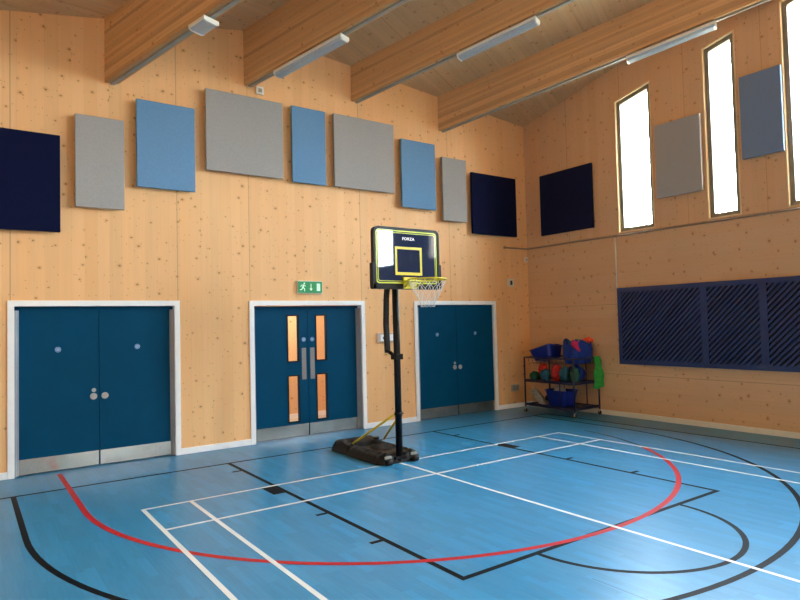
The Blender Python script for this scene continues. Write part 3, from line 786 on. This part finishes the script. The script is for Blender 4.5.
# rim
RZ, RR = 2.275, .225; RC = (HX, BY-.14-RR)
rr_ = empty('x', (0, 0, 0)); bpy.data.objects.remove(rr_)
mb = MB(); mb.tube([(RC[0]+RR*math.cos(2*math.pi*k/48), RC[1]+RR*math.sin(2*math.pi*k/48), RZ) for k in range(48)], .009, 10, M['yellow'], closed=True)
mb.prism([(HX-.10, BY-.013), (HX+.10, BY-.013), (HX+.075, BY-.165), (HX-.075, BY-.165)], 2, RZ-.006, RZ+.008, M['yellow'])
mb.box((HX-.10, BY-.026, RZ-.095), (HX+.10, BY-.004, RZ+.05), M['yellow'])
for sx in (-1, 1):
    mb.tube([(HX+sx*.08, BY-.02, RZ-.07), (HX+sx*.13, BY-.18, RZ-.008)], .010, 8, M['yellow'])
rim = mb.build('rim', M['yellow'], r)
for k in range(12):
    mb = MB(); a = 2*math.pi*(k+.5)/12; c_ = (RC[0]+(RR)*math.cos(a), RC[1]+RR*math.sin(a))
    mb.tube([(c_[0], c_[1], RZ-.008), (c_[0], c_[1], RZ-.028)], .005, 6)
    hk = mb.build('net_hook', M['yellow']); hk.parent = rim
# net: crossing cords, knots, taper
mb = MB(); rows = [(0, RR-.004, RZ-.018), (1, .188, RZ-.095), (2, .145, RZ-.17), (3, .108, RZ-.235), (4, .088, RZ-.29), (5, .082, RZ-.33)]
def npnt(k, i):
    _, rad, z = rows[i]; a = 2*math.pi*(k+(i % 2)*.5+.5)/12; return Vector((RC[0]+rad*math.cos(a), RC[1]+rad*math.sin(a), z))
for i in range(len(rows)-1):
    for k in range(12):
        for dk in ((0, -1) if i % 2 == 0 else (0, 1)):
            a, b_ = npnt(k, i), npnt(k+dk, i+1)
            mid = (a+b_)/2; mid.z -= .006
            mb.tube([a, mid, b_], .0028, 6)
o = mb.build('net', M['net']); o.parent = rim
tag(r, 'portable basketball hoop on a black wheeled base with a dark backboard', 'basketball hoop')

# ------------------------------------------------------------------ storage rack in the corner
RX0, RX1, RY0, RY1 = 7.36, 8.06, .70, 1.86
r = empty('storage_rack', ((RX0+RX1)/2, (RY0+RY1)/2, 0)); zl = [.15, .60, 1.04]; tr = .016
for X_ in (RX0, RX1):
    for Y_ in (RY0, RY1):
        mb = MB(); mb.tube([(X_, Y_, .10), (X_, Y_, 1.04)], tr, 10); mb.build('upright', M['rackblue'], r)
        mb = MB(); mb.tube([(X_-.014, Y_, .036), (X_+.014, Y_, .036)], .033, 18); cst = mb.build('castor', M['rubber'], r); mb = MB(); mb.box((X_-.02, Y_-.008, .04), (X_-.016, Y_+.008, .105), M['satin']); mb.box((X_+.016, Y_-.008, .04), (X_+.02, Y_+.008, .105), M['satin']); mb.box((X_-.02, Y_-.02, .098), (X_+.02, Y_+.02, .104), M['satin'])
        o = mb.build('fork', M['satin']); o.parent = cst
for k, z in enumerate(zl):
    mb = MB()
    for q in (((RX0, RY0), (RX1, RY0)), ((RX1, RY0), (RX1, RY1)), ((RX1, RY1), (RX0, RY1)), ((RX0, RY1), (RX0, RY0))):
        mb.tube([(*q[0], z), (*q[1], z)], tr, 10)
    if k < 2:
        mb.box((RX0+.008, RY0+.008, z-.012), (RX1-.008, RY1-.008, z-.002))
        mb.box((RX0-.006, RY0, z-.02), (RX0+.006, RY1, z+.03)); mb.box((RX0, RY0-.006, z-.02), (RX1, RY0+.006, z+.03))
    else:
        for j in range(1, 12):
            yy = RY0+(RY1-RY0)*j/12; mb.tube([(RX0, yy, z), (RX0+.03, yy, z-.11), (RX1-.03, yy, z-.11), (RX1, yy, z)], .004, 6)
    mb.build('shelf' if k < 2 else 'top_rack', M['rackblue'], r)
for px_, py_, z1_ in ((RX1, 1.50, zl[1]), (RX0, 1.02, zl[1]), ((RX0+RX1)/2, RY0, zl[2])):
    mb = MB(); mb.tube([(px_, py_, zl[0]), (px_, py_, z1_)], .010, 8); mb.build('middle_post', M['rackblue'], r)
tag(r, 'dark blue tubular storage rack on castors in the corner', 'rack')

def tub(name, c, L_, W_, H_, rot, tilt, mat, label, taper=.82, roll=0):
    """open plastic tub with rim and handles; origin at the base centre"""
    mb = MB(); rings = []
    def rr(l, w, z, rad=.06, n=5):
        o_ = []
        for sx, sy, a0 in ((1, -1, -90), (1, 1, 0), (-1, 1, 90), (-1, -1, 180)):
            for k in range(n+1):
                a = math.radians(a0+90*k/n); o_.append((sx*(l/2-rad)+rad*math.cos(a), sy*(w/2-rad)+rad*math.sin(a), z))
        return o_
    prof_ = [(taper*.96, 0), (taper, .015), (1.0, H_-.012), (1.07, H_-.012), (1.07, H_), (.975, H_), (taper-.03, .022)]
    for f, z in prof_: rings.append([mb.bm.verts.new(p) for p in rr(L_*f, W_*f, z)])
    n = len(rings[0])
    for i in range(len(rings)-1):
        for k in range(n):
            fc = mb.bm.faces.new((rings[i][k], rings[i][(k+1) % n], rings[i+1][(k+1) % n], rings[i+1][k])); fc.smooth = False
    mb.bm.faces.new(rings[0][::-1]); mb.bm.faces.new(rings[-1])
    o = mb.build(name, mat, None)
    o.matrix_world = Matrix.Translation(c) @ Matrix.Rotation(rot, 4, 'Z') @ Matrix.Rotation(roll, 4, 'X') @ Matrix.Rotation(tilt, 4, 'Y')
    tag(o, label, 'tub', None)
    for s_ in (-1, 1):
        m2 = MB(); m2.tube([(s_*L_*.53, -.08, H_-.006), (s_*(L_*.53+.03), -.06, H_-.006), (s_*(L_*.53+.03), .06, H_-.006), (s_*L_*.53, .08, H_-.006)], .008, 8)
        hn = m2.build('handle', mat); hn.parent = o
    return o
A90 = math.radians(90)
def cloth(name, fn, nu, nv, mat, label, cat, th=.006, group=None):
    bm = bmesh.new(); V = [[bm.verts.new(fn(i/nu, j/nv)) for j in range(nv+1)] for i in range(nu+1)]
    for i in range(nu):
        for j in range(nv): bm.faces.new((V[i][j], V[i+1][j], V[i+1][j+1], V[i][j+1])).smooth = True
    bmesh.ops.recalc_face_normals(bm, faces=bm.faces)
    me_ = bpy.data.meshes.new(name); bm.to_mesh(me_); bm.free(); me_.materials.append(mat)
    o = bpy.data.objects.new(name, me_); COL.objects.link(o)
    s_ = o.modifiers.new('thickness', 'SOLIDIFY'); s_.thickness = th; s_.offset = 0
    sb = o.modifiers.new('smooth', 'SUBSURF'); sb.levels = 1; sb.render_levels = 1
    return tag(o, label, cat, group)
def lump(name, c, rx, ry, rz_, mat, label, cat, group=None, amp=.14, seed=0):
    bm = bmesh.new(); bmesh.ops.create_icosphere(bm, subdivisions=4, radius=1)
    rnd = random.Random(seed); ph = [rnd.uniform(0, 6.28) for _ in range(9)]
    for v in bm.verts:
        p = v.co.copy()
        n = math.sin(5*p.x+ph[0])*math.sin(4*p.y+ph[1])+.6*math.sin(9*p.z+ph[2]+3*p.x)*math.sin(8*p.x+ph[3])+.4*math.sin(15*p.y+ph[4]+4*p.z)
        s_ = 1+amp*n; z_ = p.z*s_
        v.co = Vector((p.x*s_*rx, p.y*s_*ry, max(-rz_*.96, z_*rz_)))
    for f in bm.faces: f.smooth = True
    me_ = bpy.data.meshes.new(name); bm.to_mesh(me_); bm.free(); me_.materials.append(mat)
    o = bpy.data.objects.new(name, me_); COL.objects.link(o); o.location = (c[0], c[1], c[2]+rz_*.96)
    return tag(o, label, cat, group)

# top of the rack: tipped tub at the far end, sagging bag with bibs at the near end
o = tub('storage_tub', (7.68, 1.56, 1.0), .50, .42, .22, A90, math.radians(16), M['tub'], 'royal blue plastic tub tipped on top of the rack, far end', roll=math.radians(6))
zt0 = .945
def bag_mesh():
    bm = bmesh.new(); n, mrows = 48, 14; rings = []
    rnd = random.Random(3)
    for j in range(mrows+1):
        v = j/mrows; ring_ = []
        for k in range(n):
            a = 2*math.pi*k/n; bulge = 1+.10*math.sin(math.pi*v)+.03*math.sin(5*a+4*v)+.02*math.sin(9*a-3*v)
            sx, sy = .20*bulge, .24*bulge
            ca, sa = math.cos(a), math.sin(a); p = .62
            x_ = sx*math.copysign(abs(ca)**p, ca); y_ = sy*math.copysign(abs(sa)**p, sa)
            top_ = .40+.035*math.sin(3*a+.6)+.02*math.sin(7*a)
            ring_.append(bm.verts.new((x_*(.9+.1*v), y_*(.9+.1*v), v*top_)))
        rings.append(ring_)
    for v_, f in ((.93, 1.0), (.90, .75)):
        rings.append([bm.verts.new((q.co.x*v_, q.co.y*v_, q.co.z*f)) for q in rings[mrows]])
    for i in range(len(rings)-1):
        for k in range(n): bm.faces.new((rings[i][k], rings[i][(k+1) % n], rings[i+1][(k+1) % n], rings[i+1][k])).smooth = True
    bm.faces.new(rings[0][::-1]); bm.faces.new(rings[-1])
    return bm
mb = MB(); mb.bm.free(); mb.bm = bag_mesh(); bag = mb.build('equipment_bag', M['bagblue'], None); bag.location = (7.78, .93, zt0); bag.rotation_euler = (0, 0, A90)
tag(bag, 'slumped blue soft bag full of bibs on top of the rack, near end', 'bag')
m2 = MB(); m2.tube([(-.08, .295, .26), (-.07, .32, .16), (0, .325, .11), (.07, .32, .16), (.08, .295, .26)], .009, 8); hd = m2.build('strap', M['tub']); hd.parent = bag
lump('training_bib', (7.79, .93, zt0+.31), .15, .14, .062, M['teal'], 'teal bib heaped inside the blue bag', 'bib', 'bibs in the bag', .16, 2)
lump('training_bib', (7.99, .85, zt0+.35), .075, .085, .055, M['orange'], 'neon orange bib spilling over the right side of the bag', 'bib', 'bibs in the bag', .22, 5)
def pinkf(u, v):
    return Vector((7.545-.012*math.sin(5*u)-.015*math.sin(3.14*v)-.02*(1-v), .84-.15*u+.02*math.sin(4*v), zt0+.42-.14*v+.02*math.sin(7*u)-.05*u*v))
cloth('training_bib', pinkf, 14, 14, M['pink'], 'magenta bib hanging over the front edge of the blue bag', 'bib', group='bibs in the bag')
# green bib hanging over the near right corner
def gf(u, v):
    w = .085+.07*math.sin(v*2.6)+.02*math.sin(v*14); x_ = 7.965+(u-.5)*2*w+.015*math.sin(9*v)
    return Vector((x_, RY0-.034-.03*math.sin(u*11+v*3)-.03*math.sin(v*3.1)-.01, 1.07-.56*v-.04*math.sin(u*3.1)*v))
cloth('training_bib', gf, 18, 26, M['bib'], 'bright green bib hanging down over the near end of the rack', 'bib', .008)

# middle shelf: bundled cloths and balls
mid = zl[1]-.002
items = [('bean_bag', 7.48, 1.72, .085, .10, .09, 'gcloth', 'dark green bundle at the far left end of the middle shelf'),
         ('bean_bag', 7.66, 1.66, .09, .11, .165, 'red', 'red bundle behind the far left end of the middle shelf'),
         ('bean_bag', 7.50, 1.47, .085, .10, .12, 'teal', 'teal bundle between the two red bundles on the middle shelf'),
         ('bean_bag', 7.56, 1.24, .09, .10, .17, 'red', 'tall red bundle at the centre of the middle shelf'),
         ('bean_bag', 7.52, 1.03, .09, .09, .15, 'teal', 'teal bundle right of the tall red bundle on the middle shelf'),
         ('bean_bag', 7.56, .84, .09, .08, .15, 'gcloth', 'dark green bundle at the near end of the middle shelf'),
         ('bean_bag', 7.88, 1.50, .10, .14, .14, 'teal', 'dark teal bundle at the back left of the middle shelf'),
         ('bean_bag', 7.84, 1.02, .12, .16, .16, 'bagblue', 'navy bundle at the back right of the middle shelf')]
for i, (nm, x_, y_, a, b_, c_, m, lb) in enumerate(items):
    lump(nm, (x_, y_, mid), a*.96, b_*.98, c_*.98, M[m], lb, 'bundle', 'bundles on the middle shelf', .13, 20+i)
# bottom shelf
lowz = zl[0]-.001
tub('storage_tub', (7.70, 1.27, lowz), .48, .40, .29, A90, 0, M['tub'], 'royal blue plastic tub on the bottom shelf of the rack')
def wf(u, v):
    f = math.sin(v*math.pi)
    return Vector((7.42+.30*u+.01*math.sin(8*v), 1.81-.27*v, lowz+.012+.28*(1-v)*(.65+.35*math.sin(3.14*u+.3))+.02*math.sin(9*u+4*v)*f))
cloth('folded_sheet', wf, 16, 16, M['offwhite'], 'off-white folded sheet slumped at the far end of the bottom shelf', 'cloth', .01)
bm = bmesh.new(); bmesh.ops.create_uvsphere(bm, u_segments=32, v_segments=20, radius=.075)
for f in bm.faces: f.smooth = True
me_ = bpy.data.meshes.new('ball'); bm.to_mesh(me_); bm.free(); me_.materials.append(M['rubber']); o = bpy.data.objects.new('ball', me_); COL.objects.link(o); o.location = (7.80, 1.66, lowz+.09)
tag(o, 'small black ball behind the white sheet on the bottom shelf', 'ball')
lump('rolled_cloth', (7.70, 1.30, lowz+.021), .13, .12, .175, M['offwhite'], 'pale crumpled cloth showing at the top of the bottom-shelf tub', 'cloth', None, .1, 60)

# ------------------------------------------------------------------ world and camera
W = bpy.data.worlds.new('overcast_sky'); S.world = W; W.use_nodes = True; t = NT(W.node_tree); bg = t.n['Background']
tc = t.add('ShaderNodeTexCoord'); sp = t.add('ShaderNodeSeparateXYZ'); t.l.new(tc.outputs['Generated'], sp.inputs[0])
f = t.smooth(sp.outputs[2], -.06, .04)
up = t.mix(t.smooth(sp.outputs[2], 0.0, .9), (.86, .94, 1.0), (.80, .91, 1.0))
t.l.new(t.mix(f, (.20, .20, .17), up), bg.inputs[0]); bg.inputs[1].default_value = 24.0

cam = bpy.data.cameras.new('camera'); co = bpy.data.objects.new('camera', cam); COL.objects.link(co); S.camera = co
cam.sensor_width = 36; cam.lens = 613.93/800*36; cam.clip_end = 200
yaw, pit, rol = .618343473, .0367837774, -.0243279708
cy, sy, cp_, sp_ = math.cos(yaw), math.sin(yaw), math.cos(pit), math.sin(pit)
fwd = Vector((sy*cp_, cy*cp_, sp_)); rt = Vector((cy, -sy, 0)); upv = rt.cross(fwd)
cr, sr = math.cos(rol), math.sin(rol); R_ = cr*rt+sr*upv; U_ = -sr*rt+cr*upv
mw = Matrix((( R_.x, U_.x, -fwd.x, -1.43044), (R_.y, U_.y, -fwd.y, -6.42077), (R_.z, U_.z, -fwd.z, 1.76696), (0, 0, 0, 1)))
co.matrix_world = mw

S.view_settings.view_transform = 'Standard'; S.view_settings.look = 'None'; S.view_settings.gamma = 1; S.view_settings.use_curve_mapping = False
S.view_settings.exposure = 1.5
S.cycles.max_bounces = 10; S.cycles.diffuse_bounces = 6; S.cycles.glossy_bounces = 4; S.cycles.transparent_max_bounces = 12
S.cycles.use_denoising = True
